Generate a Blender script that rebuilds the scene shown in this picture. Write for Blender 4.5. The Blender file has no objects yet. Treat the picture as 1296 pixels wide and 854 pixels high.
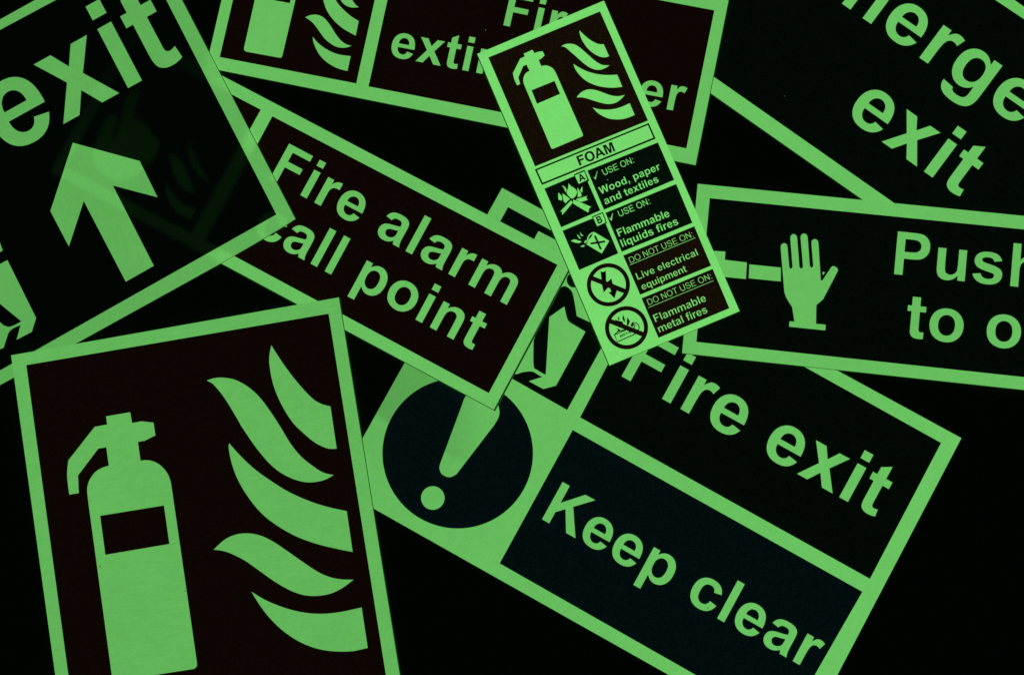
import bpy, math, re
from mathutils import Vector, Matrix
from mathutils.geometry import tessellate_polygon

# ------------------------------------------------------------------ scene, camera, light
SC = bpy.context.scene
COL = SC.collection
FPX, CAMH = 1500.0, 0.711            # focal length in photo pixels (1296 wide), height over the table in metres
RX, RY = 0.075, 0.050                # the slight lean of the camera looking down
cam = bpy.data.cameras.new("camera")
cam.sensor_fit = 'HORIZONTAL'; cam.sensor_width = 36.0; cam.lens = FPX / 1296 * 36.0
cam.clip_start = 0.01; cam.clip_end = 20
camo = bpy.data.objects.new("camera", cam); COL.objects.link(camo)
ROT = Matrix.Rotation(RY, 3, 'Y') @ Matrix.Rotation(RX, 3, 'X')
camo.matrix_world = Matrix.Translation((0, 0, CAMH)) @ ROT.to_4x4()
SC.camera = camo
SC.view_settings.view_transform = 'Standard'; SC.view_settings.look = 'None'
SC.view_settings.exposure = 0; SC.view_settings.gamma = 1; SC.view_settings.use_curve_mapping = False
world = bpy.data.worlds.new("World"); SC.world = world; world.use_nodes = True
bg = world.node_tree.nodes["Background"]
bg.inputs[0].default_value = (0.90, 1.0, 0.90, 1); bg.inputs[1].default_value = 0.0085   # nearly dark room
SC.cycles.use_denoising = False
SC.cycles.pixel_filter_type = 'BLACKMAN_HARRIS'; SC.cycles.filter_width = 1.5
SC.cycles.max_bounces = 6; SC.cycles.transparent_max_bounces = 12

MM = 0.001
# ------------------------------------------------------------------ measuring: a point of the photo on a sign's plane
def ray(px, py):
    return ROT @ Vector((px - 648.0, -(py - 427.0), -FPX))

class Plane:
    """z = a + b x + c y, fixed by three photo points and their heights in mm"""
    def __init__(s, pts):
        rows = []
        for (px, py, h) in pts:
            d = ray(px, py); t = (CAMH - h * MM) / -d.z
            rows.append((d.x * t, d.y * t, h * MM))
        m = Matrix([[1, r[0], r[1]] for r in rows]); m.invert()
        s.a, s.b, s.c = m @ Vector([r[2] for r in rows])
    def at(s, px, py):
        d = ray(px, py)
        t = (CAMH - s.a) / (s.b * d.x + s.c * d.y - d.z)
        return Vector((d.x * t, d.y * t))
    def z(s, x, y):
        return s.a + s.b * x + s.c * y

# ------------------------------------------------------------------ materials
def nt(name):
    m = bpy.data.materials.new(name); m.use_nodes = True
    return m, m.node_tree, m.node_tree.nodes["Principled BSDF"], m.node_tree.nodes["Material Output"]

def math_node(t, op, a, b=None, c=None, clamp=False):
    n = t.nodes.new("ShaderNodeMath"); n.operation = op; n.use_clamp = clamp
    for i, v in enumerate((a, b, c)):
        if v is None: continue
        if isinstance(v, (int, float)): n.inputs[i].default_value = v
        else: t.links.new(v, n.inputs[i])
    return n.outputs[0]

def noise(t, vec, scale, detail=2.0, sc=None):
    if sc:
        mp = t.nodes.new("ShaderNodeMapping"); mp.inputs["Scale"].default_value = sc
        if len(sc) > 3: mp.inputs["Rotation"].default_value = (0, 0, sc[3])
        t.links.new(vec, mp.inputs[0]); vec = mp.outputs[0]
    n = t.nodes.new("ShaderNodeTexNoise"); n.inputs["Scale"].default_value = scale
    n.inputs["Detail"].default_value = detail; n.inputs["Roughness"].default_value = 0.6
    t.links.new(vec, n.inputs["Vector"])
    return n.outputs[0]

GLOW = (0.2580, 1.0, 0.2120)
def glow_mat(name, level, brush=None, see=0.0, patch=None, grain=0.22, mott=0.17, slope=None):
    """phosphorescent film: gives off light by itself, unevenly charged, faint grain and brush marks"""
    m, t, bs, out = nt(name)
    bs.inputs["Base Color"].default_value = (0.55, 0.62, 0.42, 1)
    bs.inputs["Roughness"].default_value = 0.45
    tc = t.nodes.new("ShaderNodeTexCoord").outputs["Object"]
    f = math_node(t, 'MULTIPLY_ADD', noise(t, tc, 14, 3), mott, 1 - mott / 2)
    g = math_node(t, 'MULTIPLY_ADD', noise(t, tc, 900, 2), grain, 1 - grain / 2)
    f = math_node(t, 'MULTIPLY', f, g)
    g = math_node(t, 'MULTIPLY_ADD', noise(t, tc, 260, 2), grain * 0.45, 1 - grain * 0.225)
    f = math_node(t, 'MULTIPLY', f, g)
    if brush:
        mp = t.nodes.new("ShaderNodeMapping"); mp.vector_type = 'POINT'
        mp.inputs["Rotation"].default_value = (0, 0, brush[2]); mp.inputs["Scale"].default_value = (brush[0], brush[1], 1)
        t.links.new(tc, mp.inputs[0])
        n = t.nodes.new("ShaderNodeTexNoise"); n.inputs["Scale"].default_value = 1.0
        n.inputs["Detail"].default_value = 3; n.inputs["Distortion"].default_value = 0.25
        t.links.new(mp.outputs[0], n.inputs["Vector"])
        f = math_node(t, 'MULTIPLY', f, math_node(t, 'MULTIPLY_ADD', n.outputs[0], brush[3], 1 - brush[3] / 2))
    sep = t.nodes.new("ShaderNodeSeparateXYZ"); t.links.new(tc, sep.inputs[0])
    if slope:                        # a little stronger towards one side
        v = math_node(t, 'ADD', math_node(t, 'MULTIPLY', sep.outputs[0], slope[0]), math_node(t, 'MULTIPLY', sep.outputs[1], slope[1]))
        f = math_node(t, 'MULTIPLY', f, math_node(t, 'ADD', v, 1.0))
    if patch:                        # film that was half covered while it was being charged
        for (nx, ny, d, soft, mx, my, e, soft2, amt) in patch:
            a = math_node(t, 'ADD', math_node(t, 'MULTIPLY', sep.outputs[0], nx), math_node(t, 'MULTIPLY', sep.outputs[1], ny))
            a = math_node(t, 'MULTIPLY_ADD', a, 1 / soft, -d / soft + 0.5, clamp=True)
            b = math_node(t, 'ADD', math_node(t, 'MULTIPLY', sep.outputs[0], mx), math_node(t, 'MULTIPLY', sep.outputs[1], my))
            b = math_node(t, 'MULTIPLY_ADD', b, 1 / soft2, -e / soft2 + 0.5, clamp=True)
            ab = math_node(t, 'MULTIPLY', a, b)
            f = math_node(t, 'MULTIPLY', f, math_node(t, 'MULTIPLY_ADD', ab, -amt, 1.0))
    f = math_node(t, 'MULTIPLY', f, level)
    bs.inputs["Emission Color"].default_value = GLOW + (1,)
    if see:      # only the printed side of the film carries the glowing pigment
        bf = t.nodes.new("ShaderNodeNewGeometry").outputs["Backfacing"]
        f = math_node(t, 'MULTIPLY', f, math_node(t, 'SUBTRACT', 1.0, bf))
    t.links.new(f, bs.inputs["Emission Strength"])
    if see: add_see(t, bs, out, see)
    return m

def add_see(t, bs, out, see):
    """thin translucent film: a little of the light from behind comes through, scattered"""
    r = t.nodes.new("ShaderNodeBsdfTranslucent"); r.inputs["Color"].default_value = (see, see, see, 1)
    a = t.nodes.new("ShaderNodeAddShader")
    t.links.new(bs.outputs[0], a.inputs[0]); t.links.new(r.outputs[0], a.inputs[1])
    t.links.new(a.outputs[0], out.inputs[0])

def ink_mat(name, col, see=0.0, rough=0.42, bloom=0.0):
    m, t, bs, out = nt(name)
    tc = t.nodes.new("ShaderNodeTexCoord").outputs["Object"]
    n = noise(t, tc, 1300, 2)
    n = math_node(t, 'MULTIPLY_ADD', n, 1.7, -0.35, clamp=True)
    mx = t.nodes.new("ShaderNodeMix"); mx.data_type = 'RGBA'
    mx.inputs["A"].default_value = tuple(c * 0.35 for c in col) + (1,)
    mx.inputs["B"].default_value = tuple(c * 1.65 for c in col) + (1,)
    t.links.new(n, mx.inputs["Factor"]); t.links.new(mx.outputs["Result"], bs.inputs["Base Color"])
    bs.inputs["Roughness"].default_value = rough
    bs.inputs["Specular IOR Level"].default_value = 0.25
    if bloom:      # green lens bloom over the dark print, put into the ink as faint emission
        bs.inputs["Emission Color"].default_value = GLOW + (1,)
        t.links.new(math_node(t, 'MULTIPLY', n, bloom * 2), bs.inputs["Emission Strength"])
    if see: add_see(t, bs, out, see)
    return m

RED = ink_mat("red_ink", (0.50, 0.09, 0.07), bloom=0.0008)
GREEN = ink_mat("green_ink", (0.06, 0.20, 0.11), bloom=0.0008)
GREEN_FILM = ink_mat("green_ink_translucent", (0.05, 0.17, 0.09), see=0.023)
BLUE = ink_mat("blue_ink", (0.08, 0.36, 0.52), bloom=0.0008)
RED_BLOOM = ink_mat("red_ink_bloom", (0.78, 0.16, 0.14), bloom=0.0026)  # foam sign inks, lightened and given more painted bloom
GREEN_BLOOM = ink_mat("green_ink_bloom", (0.07, 0.24, 0.14), bloom=0.0026)
BLACK = ink_mat("black_ink", (0.02, 0.02, 0.02))
DUST = ink_mat("dust", (0.10, 0.12, 0.08))
def side_mat(level):
    m, t, bs, out = nt("cut_edge")
    bs.inputs["Base Color"].default_value = (0.12, 0.16, 0.08, 1); bs.inputs["Roughness"].default_value = 0.6
    bs.inputs["Emission Color"].default_value = GLOW + (1,); bs.inputs["Emission Strength"].default_value = level
    return m
SIDE = side_mat(0.05)

# ------------------------------------------------------------------ lettering: bold and regular grotesque outlines (2048 units per em)
GB = {
' ': (569, ""),
'F': (1251, "M151 0v1466h1005v-248h-709v-347h612v-248h-612v-623h-296z"),
'i': (569, "M147 1206v260h281v-260h-281zM147 0v1062h281v-1062h-281z"),
'r': (797, "M416 0h-281v1062h261v-151q67 107 120.5 141t121.5 34q96 0 185 -53l-87 -245q-71 46 -132 46q-59 0 -100 -32.5t-64.5 -117.5t-23.5 -356v-328z"),
'e': (1139, "M762 338l280 -47q-54 -154 -170.5 -234.5t-291.5 -80.5q-277 0 -410 181q-105 145 -105 366q0 264 138 413.5t349 149.5q237 0 374 -156.5t131 -479.5h-704q3 -125 68 -194.5t162 -69.5q66 0 111 36t68 116zM778 622q-3 122 -63 185.5t-146 63.5q-92 0 -152 -67t-59 -182h420z"),
'x': (1139, "M12 0l385 550l-369 512h343l189 -294l200 294h330l-362 -502l395 -560h-345l-217 326l-218 -326h-331z"),
't': (682, "M634 1062v-224h-192v-428q0 -130 5.5 -151.5t25 -35.5t47.5 -14q39 0 113 27l24 -218q-98 -42 -222 -42q-76 0 -137 25.5t-89.5 66t-39.5 109.5q-9 49 -9 198v463h-129v224h129v211l282 164v-375h192z"),
'a': (1139, "M357 738l-255 46q43 154 148 228t312 74q188 0 280 -44.5t129.5 -113t37.5 -251.5l-3 -328q0 -140 13.5 -206.5t50.5 -142.5h-278q-11 28 -27 83q-7 25 -10 33q-72 -70 -154 -105t-175 -35q-164 0 -258.5 89t-94.5 225q0 90 43 160.5t120.5 108t223.5 65.5q197 37 273 69v28q0 81 -40 115.5t-151 34.5q-75 0 -117 -29.5t-68 -103.5zM733 510q-54 -18 -171 -43t-153 -49q-55 -39 -55 -99q0 -59 44 -102t112 -43q76 0 145 50q51 38 67 93q11 36 11 137v56z"),
'l': (569, "M147 0v1466h281v-1466h-281z"),
'm': (1821, "M126 1062h259v-145q139 169 331 169q102 0 177 -42t123 -127q70 85 151 127t173 42q117 0 198 -47.5t121 -139.5q29 -68 29 -220v-679h-281v607q0 158 -29 204q-39 60 -120 60q-59 0 -111 -36t-75 -105.5t-23 -219.5v-510h-281v582q0 155 -15 200t-46.5 67t-85.5 22q-65 0 -117 -35t-74.5 -101t-22.5 -219v-516h-281v1062z"),
'c': (1139, "M1073 748l-277 -50q-14 83 -63.5 125t-128.5 42q-105 0 -167.5 -72.5t-62.5 -242.5q0 -189 63.5 -267t170.5 -78q80 0 131 45.5t72 156.5l276 -47q-43 -190 -165 -287t-327 -97q-233 0 -371.5 147t-138.5 407q0 263 139 409.5t376 146.5q194 0 308.5 -83.5t164.5 -254.5z"),
'p': (1251, "M139 1062h262v-156q51 80 138 130t193 50q185 0 314 -145t129 -404q0 -266 -130 -413.5t-315 -147.5q-88 0 -159.5 35t-150.5 120v-535h-281v1466zM417 549q0 -179 71 -264.5t173 -85.5q98 0 163 78.5t65 257.5q0 167 -67 248t-166 81q-103 0 -171 -79.5t-68 -235.5z"),
'o': (1251, "M82 546q0 140 69 271t195.5 200t282.5 69q241 0 395 -156.5t154 -395.5q0 -241 -155.5 -399.5t-391.5 -158.5q-146 0 -278.5 66t-201.5 193.5t-69 310.5zM370 531q0 -158 75 -242t185 -84t184.5 84t74.5 244q0 156 -74.5 240t-184.5 84t-185 -84t-75 -242z"),
'n': (1251, "M1113 0h-281v542q0 172 -18 222.5t-58.5 78.5t-97.5 28q-73 0 -131 -40t-79.5 -106t-21.5 -244v-481h-281v1062h261v-156q139 180 350 180q93 0 170 -33.5t116.5 -85.5t55 -118t15.5 -189v-660z"),
'K': (1479, "M153 0v1466h296v-651l598 651h398l-552 -571l582 -895h-383l-403 688l-240 -245v-443h-296z"),
'P': (1366, "M149 0v1466h475q270 0 352 -22q126 -33 211 -143.5t85 -285.5q0 -135 -49 -227t-124.5 -144.5t-153.5 -69.5q-106 -21 -307 -21h-193v-553h-296zM445 1218v-416h162q175 0 234 23t92.5 72t33.5 114q0 80 -47 132t-119 65q-53 10 -213 10h-143z"),
'u': (1251, "M847 0v159q-58 -85 -152.5 -134t-199.5 -49q-107 0 -192 47t-123 132t-38 235v672h281v-488q0 -224 15.5 -274.5t56.5 -80t104 -29.5q72 0 129 39.5t78 98t21 286.5v448h281v-1062h-261z"),
's': (1139, "M48 303l282 43q18 -82 73 -124.5t154 -42.5q109 0 164 40q37 28 37 75q0 32 -20 53q-21 20 -94 37q-340 75 -431 137q-126 86 -126 239q0 138 109 232t338 94q218 0 324 -71t146 -210l-265 -49q-17 62 -64.5 95t-135.5 33q-111 0 -159 -31q-32 -22 -32 -57q0 -30 28 -51q38 -28 262.5 -79t313.5 -125q88 -75 88 -209q0 -146 -122 -251t-361 -105q-217 0 -343.5 88t-165.5 239z"),
'h': (1251, "M429 1466v-539q136 159 325 159q97 0 175 -36t117.5 -92t54 -124t14.5 -211v-623h-281v561q0 167 -16 212t-56.5 71.5t-101.5 26.5q-70 0 -125 -34t-80.5 -102.5t-25.5 -202.5v-532h-281v1466h281z"),
'g': (1251, "M121 -70l321 -39q8 -56 37 -77q40 -30 126 -30q110 0 165 33q37 22 56 71q13 35 13 129v155q-126 -172 -318 -172q-214 0 -339 181q-98 143 -98 356q0 267 128.5 408t319.5 141q197 0 325 -173v149h263v-953q0 -188 -31 -281t-87 -146t-149.5 -83t-236.5 -30q-270 0 -383 92.5t-113 234.5q0 14 1 34zM372 553q0 -169 65.5 -247.5t161.5 -78.5q103 0 174 80.5t71 238.5q0 165 -68 245t-172 80q-101 0 -166.5 -78.5t-65.5 -239.5z"),
'd': (1251, "M1121 0h-261v156q-65 -91 -153.5 -135.5t-178.5 -44.5q-183 0 -313.5 147.5t-130.5 411.5q0 270 127 410.5t321 140.5q178 0 308 -148v528h281v-1466zM371 554q0 -170 47 -246q68 -110 190 -110q97 0 165 82.5t68 246.5q0 183 -66 263.5t-169 80.5q-100 0 -167.5 -79.5t-67.5 -237.5z"),
'b': (1251, "M134 0v1466h281v-528q130 148 308 148q194 0 321 -140.5t127 -403.5q0 -272 -129.5 -419t-314.5 -147q-91 0 -179.5 45.5t-152.5 134.5v-156h-261zM413 554q0 -165 52 -244q73 -112 194 -112q93 0 158.5 79.5t65.5 250.5q0 182 -66 262.5t-169 80.5q-101 0 -168 -78.5t-67 -238.5z"),
'f': (682, "M24 1062h156v80q0 134 28.5 200t105 107.5t193.5 41.5q120 0 235 -36l-38 -196q-67 16 -129 16q-61 0 -87.5 -28.5t-26.5 -109.5v-75h210v-221h-210v-841h-281v841h-156v221z"),
'v': (1139, "M439 0l-428 1062h295l200 -542l58 -181l29 91l30 90l202 542h289l-422 -1062h-253z"),
'y': (1139, "M14 1062h299l254 -754l248 754h291l-375 -1022q-93 -260 -170 -365t-250 -106q-90 0 -180 25l25 220q50 -12 100 -12q150 0 210 210z"),
'W': (1933, "M365 0l-350 1466h303l221 -1007l268 1007h352l257 -1024l225 1024h298l-356 -1466h-314l-292 1096l-291 -1096h-321z"),
',': (569, "M137 281h281v-201q0 -122 -21 -192.5t-79.5 -126.5t-148.5 -88l-55 116q85 28 121 77t38 134h-136v281z"),
'O': (1593, "M89 724q0 224 67 376q50 112 136.5 201t189.5 132q137 58 316 58q324 0 518.5 -201t194.5 -559q0 -355 -193 -555.5t-516 -200.5q-327 0 -520 199.5t-193 549.5zM394 734q0 -249 115 -377.5t292 -128.5t290.5 127.5t113.5 382.5q0 252 -110.5 376t-293.5 124t-295 -125.5t-112 -378.5z"),
'A': (1479, "M1471 0h-322l-128 333h-586l-121 -333h-314l571 1466h313zM926 580l-202 544l-198 -544h400z"),
'M': (1706, "M145 0v1466h443l266 -1000l263 1000h444v-1466h-275v1154l-291 -1154h-285l-290 1154v-1154h-275z"),
'E': (1366, "M149 0v1466h1087v-248h-791v-325h736v-247h-736v-399h819v-247h-1115z"),
'T': (1251, "M479 0v1218h-435v248h1165v-248h-434v-1218h-296z"),
'L': (1251, "M157 0v1454h296v-1207h736v-247h-1032z"),
'B': (1479, "M150 1466h586q174 0 259.5 -14.5t153 -60.5t112.5 -122.5t45 -171.5q0 -103 -55.5 -189t-150.5 -129q134 -39 206 -133t72 -221q0 -100 -46.5 -194.5t-127 -151t-198.5 -69.5q-74 -8 -357 -10h-499v1466zM446 1222v-339h194q173 0 215 5q76 9 119.5 52.5t43.5 114.5q0 68 -37.5 110.5t-111.5 51.5q-44 5 -253 5h-170zM446 639v-392h274q160 0 203 9q66 12 107.5 58.5t41.5 124.5q0 66 -32 112t-92.5 67t-262.5 21h-239z"),
}
GH = dict(GB)     # square-cut variants
GH['t'] = (682, "M634 1062v-200h-192v-520q0 -75 20 -95t75 -20q40 0 72 4v-225q-60 -20 -150 -20q-160 0 -230 65t-70 205v606h-129v200h129v288h283v-288h192z")
GH['r'] = (797, "M416 0h-281v1062h261v-171q90 195 300 195q30 0 48 -4v-275q-50 10 -90 10q-238 0 -238 -260v-557z")
GR = {
' ': (569, ""),
'D': (1479, "M158 0v1466h505q171 0 261 -21q126 -29 215 -105q116 -98 173.5 -250.5t57.5 -348.5q0 -167 -39 -296t-100 -213.5t-133.5 -133t-175 -73.5t-235.5 -25h-529zM352 173h313q145 0 227.5 27t131.5 76q69 69 107.5 185.5t38.5 282.5q0 230 -75.5 353.5t-183.5 165.5q-78 30 -251 30h-308v-1120z"),
'O': (1593, "M99 714q0 365 196 571.5t506 206.5q203 0 366 -97t248.5 -270.5t85.5 -393.5q0 -223 -90 -399t-255 -266.5t-356 -90.5q-207 0 -370 100t-247 273t-84 366zM299 711q0 -265 142.5 -417.5t357.5 -152.5q219 0 360.5 154t141.5 437q0 179 -60.5 312.5t-177 207t-261.5 73.5q-206 0 -354.5 -141.5t-148.5 -472.5z"),
'N': (1479, "M156 0v1466h199l770 -1151v1151h186v-1466h-199l-770 1152v-1152h-186z"),
'T': (1251, "M531 0v1293h-483v173h1162v-173h-485v-1293h-194z"),
'U': (1479, "M1120 1466h194v-847q0 -221 -50 -351t-180.5 -211.5t-342.5 -81.5q-206 0 -337 71t-187 205.5t-56 367.5v847h194v-846q0 -191 35.5 -281.5t122 -139.5t211.5 -49q214 0 305 97t91 373v846z"),
'S': (1366, "M92 471l183 16q13 -110 60.5 -180.5t147.5 -114t225 -43.5q111 0 196 33t126.5 90.5t41.5 125.5q0 69 -40 120.5t-132 86.5q-59 23 -261 71.5t-283 91.5q-105 55 -156.5 136.5t-51.5 182.5q0 111 63 207.5t184 146.5t269 50q163 0 287.5 -52.5t191.5 -154.5t72 -231l-186 -14q-15 139 -101.5 210t-255.5 71q-176 0 -256.5 -64.5t-80.5 -155.5q0 -79 57 -130q56 -51 292.5 -104.5t324.5 -93.5q128 -59 189 -149.5t61 -208.5q0 -117 -67 -220.5t-192.5 -161t-282.5 -57.5q-199 0 -333.5 58t-211 174.5t-80.5 263.5z"),
'E': (1366, "M162 0v1466h1060v-173h-866v-449h811v-172h-811v-499h900v-173h-1094z"),
':': (569, "M185 857v205h205v-205h-205zM185 0v205h205v-205h-205z"),
}

def parse(path, seg):
    """outline text -> list of closed contours"""
    out, cur, p, ctrl = [], [], (0.0, 0.0), None
    for cmd, args in re.findall(r'([MlhvqtzL])([^MlhvqtzL]*)', path):
        a = [float(v) for v in re.findall(r'-?\d+\.?\d*', args)]
        if cmd == 'M': cur = [(a[0], a[1])]; p = cur[0]; ctrl = None
        elif cmd == 'l': p = (p[0] + a[0], p[1] + a[1]); cur.append(p); ctrl = None
        elif cmd == 'h': p = (p[0] + a[0], p[1]); cur.append(p); ctrl = None
        elif cmd == 'v': p = (p[0], p[1] + a[0]); cur.append(p); ctrl = None
        elif cmd in 'qt':
            if cmd == 'q': c = (p[0] + a[0], p[1] + a[1]); e = (p[0] + a[2], p[1] + a[3])
            else:
                c = (2 * p[0] - ctrl[0], 2 * p[1] - ctrl[1]) if ctrl else p
                e = (p[0] + a[0], p[1] + a[1])
            for k in range(1, seg + 1):
                u = k / seg
                cur.append(((1 - u) ** 2 * p[0] + 2 * u * (1 - u) * c[0] + u * u * e[0], (1 - u) ** 2 * p[1] + 2 * u * (1 - u) * c[1] + u * u * e[1]))
            p = e; ctrl = c
        elif cmd == 'z':
            if abs(cur[0][0] - cur[-1][0]) + abs(cur[0][1] - cur[-1][1]) < 2: cur = cur[:-1]
            out.append(cur)
    return out
def mirror(path_char):
    adv, pth = GB[path_char]
    return adv, [[(adv - x, y) for x, y in c][::-1] for c in parse(pth, 5)]

def glyph(font, ch, seg=5):
    if ch == 'q': return mirror('p')
    adv, p = font[ch]
    return adv, parse(p, seg)

# ------------------------------------------------------------------ flat shapes
def Z(ox, oy, s, pts):
    return [(ox + p[0] / s, oy + p[1] / s) + tuple(p[2:]) for p in pts]

def smooth(pts, n=6):
    """closed outline through the points; a third value of 1 marks a sharp corner"""
    N = len(pts); out = []
    co = [len(p) > 2 and p[2] == 1 for p in pts]
    for i in range(N):
        p1, p2 = pts[i], pts[(i + 1) % N]
        p0 = p1 if co[i] else pts[i - 1]
        p3 = p2 if co[(i + 1) % N] else pts[(i + 2) % N]
        out.append((p1[0], p1[1]))
        if co[i] and co[(i + 1) % N]: continue
        for k in range(1, n):
            t = k / n
            q = []
            for a in (0, 1):
                q.append(0.5 * (2 * p1[a] + (p2[a] - p0[a]) * t + (2 * p0[a] - 5 * p1[a] + 4 * p2[a] - p3[a]) * t * t + (3 * p1[a] - p0[a] - 3 * p2[a] + p3[a]) * t ** 3))
            out.append(tuple(q))
    return out

def circle(cx, cy, r, n=72, ry=None):
    ry = ry or r
    return [(cx + r * math.cos(2 * math.pi * k / n), cy + ry * math.sin(2 * math.pi * k / n)) for k in range(n)]

def stroke(pts, w):
    """a line of width w as one outline"""
    L, R = [], []
    for i, p in enumerate(pts):
        a = Vector(pts[max(i - 1, 0)][:2]); b = Vector(pts[min(i + 1, len(pts) - 1)][:2])
        d = (b - a).normalized(); n = Vector((-d.y, d.x)) * w / 2
        L.append((p[0] + n.x, p[1] + n.y)); R.append((p[0] - n.x, p[1] - n.y))
    return L + R[::-1]

def inset(c, w):
    """make the stems of a letter a little thinner"""
    n = len(c); out = []
    for i in range(n):
        a, b, d = Vector(c[i - 1]), Vector(c[i]), Vector(c[(i + 1) % n])
        u = (b - a); v = (d - b)
        if u.length < 1e-6 or v.length < 1e-6: out.append(c[i]); continue
        u.normalize(); v.normalize()
        m = Vector((u.y + v.y, -(u.x + v.x)))
        if m.length < 0.2: out.append(c[i]); continue
        m.normalize(); k = w / max(0.5, m.dot(Vector((u.y, -u.x))))
        out.append((b.x + m.x * k, b.y + m.y * k))
    return out

class Sign:
    def __init__(s, name, label, outline, glow, heights, category, rims=None, thick=1.0, window=None):
        s.pl = Plane([(h[0], h[1], h[2] + thick) for h in heights])
        pts = [s.pl.at(*p) for p in outline]
        a = pts[0]; b = pts[1]
        c = sum(pts, Vector((0, 0))) / len(pts)
        s.rot = math.atan2(b.y - a.y, b.x - a.x)
        s.inv = Matrix.Rotation(-s.rot, 2)
        s.o = Vector((c.x, c.y, s.pl.z(c.x, c.y) - thick * MM))
        e = bpy.data.objects.new(name, None); COL.objects.link(e)
        e.location = s.o; e.rotation_euler = (0, 0, s.rot); e.empty_display_size = 0.02
        e['label'] = label; e['category'] = category; e['group'] = 'glow-in-the-dark safety signs heaped on the dark surface'
        s.root = e; s.glow = glow; s.thick = thick; s.lift = {}
        s.board(pts, rims or [0] * len(pts), window)
    def loc(s, w, up):
        """world plan point -> local 3-D point, up metres over the sign's face"""
        z = s.pl.z(w.x, w.y) + up
        q = s.inv @ Vector((w.x - s.o.x, w.y - s.o.y))
        return (q.x, q.y, z - s.o.z)
    def link(s, name, verts, faces, mats, parent=None, idx=None, label=None):
        up = []
        for f in faces:           # printed faces look up
            if len(f) == 3:
                a, b, c = (verts[k] for k in f)
                if (b[0] - a[0]) * (c[1] - a[1]) - (b[1] - a[1]) * (c[0] - a[0]) < 0: f = f[::-1]
            up.append(f)
        me = bpy.data.meshes.new(name); me.from_pydata(verts, [], up)
        for m in mats: me.materials.append(m)
        if idx: me.polygons.foreach_set('material_index', idx)
        me.validate(); me.update()
        o = bpy.data.objects.new(name, me); COL.objects.link(o); o.parent = parent or s.root
        if label: o['label'] = label
        return o
    def board(s, pts, rims, window):
        area = sum(pts[i].x * pts[(i + 1) % len(pts)].y - pts[(i + 1) % len(pts)].x * pts[i].y for i in range(len(pts)))
        sg = 1 if area > 0 else -1
        n = len(pts); ins = []
        px = 0.474 * MM
        for i in range(n):        # inner corner from the two offset edges
            p0, p1, p2 = pts[i - 1], pts[i], pts[(i + 1) % n]
            d1 = (p1 - p0).normalized(); d2 = (p2 - p1).normalized()
            n1 = Vector((-d1.y, d1.x)) * sg; n2 = Vector((-d2.y, d2.x)) * sg
            w1, w2 = max(rims[i - 1], 0.12) * px, max(rims[i], 0.12) * px
            den = d1.x * d2.y - d1.y * d2.x
            if abs(den) < 0.05: ins.append(p1 + n1 * w1)
            else:
                A = p1 + n1 * w1; B = p1 + n2 * w2
                t = ((B.x - A.x) * d2.y - (B.y - A.y) * d2.x) / den
                ins.append(A + d1 * t)
        T = s.thick * MM
        if window:                # face tiled around the printed window
            win = [s.pl.at(*p) for p in window]
            loops = [[Vector((p.x, p.y, 0)) for p in ins], [Vector((p.x, p.y, 0)) for p in win]]
            tris = tessellate_polygon(loops); allp = ins + win
        else:
            tris = tessellate_polygon([[Vector((p.x, p.y, 0)) for p in ins]]); allp = list(ins)
        verts = [s.loc(p, 0) for p in allp]; faces = [tuple(t) for t in tris]; idx = [0] * len(faces)
        b = len(verts)
        verts += [s.loc(p, -0.00018) for p in pts] + [s.loc(p, -T) for p in pts]
        for i in range(n):
            j = (i + 1) % n
            faces.append((i, j, b + j, b + i)); idx.append(1)
            faces.append((b + i, b + j, b + n + j, b + n + i)); idx.append(1)
        if not window:
            faces.append(tuple(b + n + i for i in range(n))); idx.append(1)
        s.link('board', verts, faces, [s.glow, SIDE], idx=idx)
    def sheet(s, name, loops, mat, lvl, parent=None, label=None, world=False):
        """loops: first contour (or several separate ones) with holes, photo points; lvl: print layer"""
        k = s.lift.get(lvl, 0); s.lift[lvl] = k + 1
        up = lvl * 0.00006 + (k % 5) * 0.000004
        L = [[(p if world else s.pl.at(p[0], p[1])) for p in lp] for lp in loops]
        tris = tessellate_polygon([[Vector((p.x, p.y, 0)) for p in lp] for lp in L])
        allp = [p for lp in L for p in lp]
        return s.link(name, [s.loc(p, up) for p in allp], [tuple(t) for t in tris], [mat], parent, label=label)
    def text(s, txt, font, a0, a1, ref, parent, thin=9, hscale=1.0, mat=None, lvl=2, whole=None, vscale=1.0, seg=5, holes=None):
        """a0, a1: (letter index, x in font units, photo point on the baseline); ref: (photo base, photo top, units between)"""
        mat = mat or s.glow
        A = s.pl.at(*a0[2]); B = s.pl.at(*a1[2]); d = (B - A); Ld = d.length; d.normalize()
        nrm = Vector((-d.y, d.x))
        U = s.pl.at(*ref[1]) - s.pl.at(*ref[0])
        hs = abs(U.dot(nrm)) / ref[2] * vscale       # metres per unit
        adv = [glyph(font, c, seg)[0] for c in txt]
        x0 = sum(adv[:a0[0]]) + a0[1]; x1 = sum(adv[:a1[0]]) + a1[1]; gaps = a1[0] - a0[0]
        if gaps: sx = hs * hscale; track = (Ld / sx - (x1 - x0)) / gaps
        else: sx = Ld / (x1 - x0); track = 0
        O = A - d * (x0 + track * a0[0]) * sx
        allv, allf = [], []; pen = 0; res = []
        k = s.lift.get(lvl, 0); s.lift[lvl] = k + 1
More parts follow.
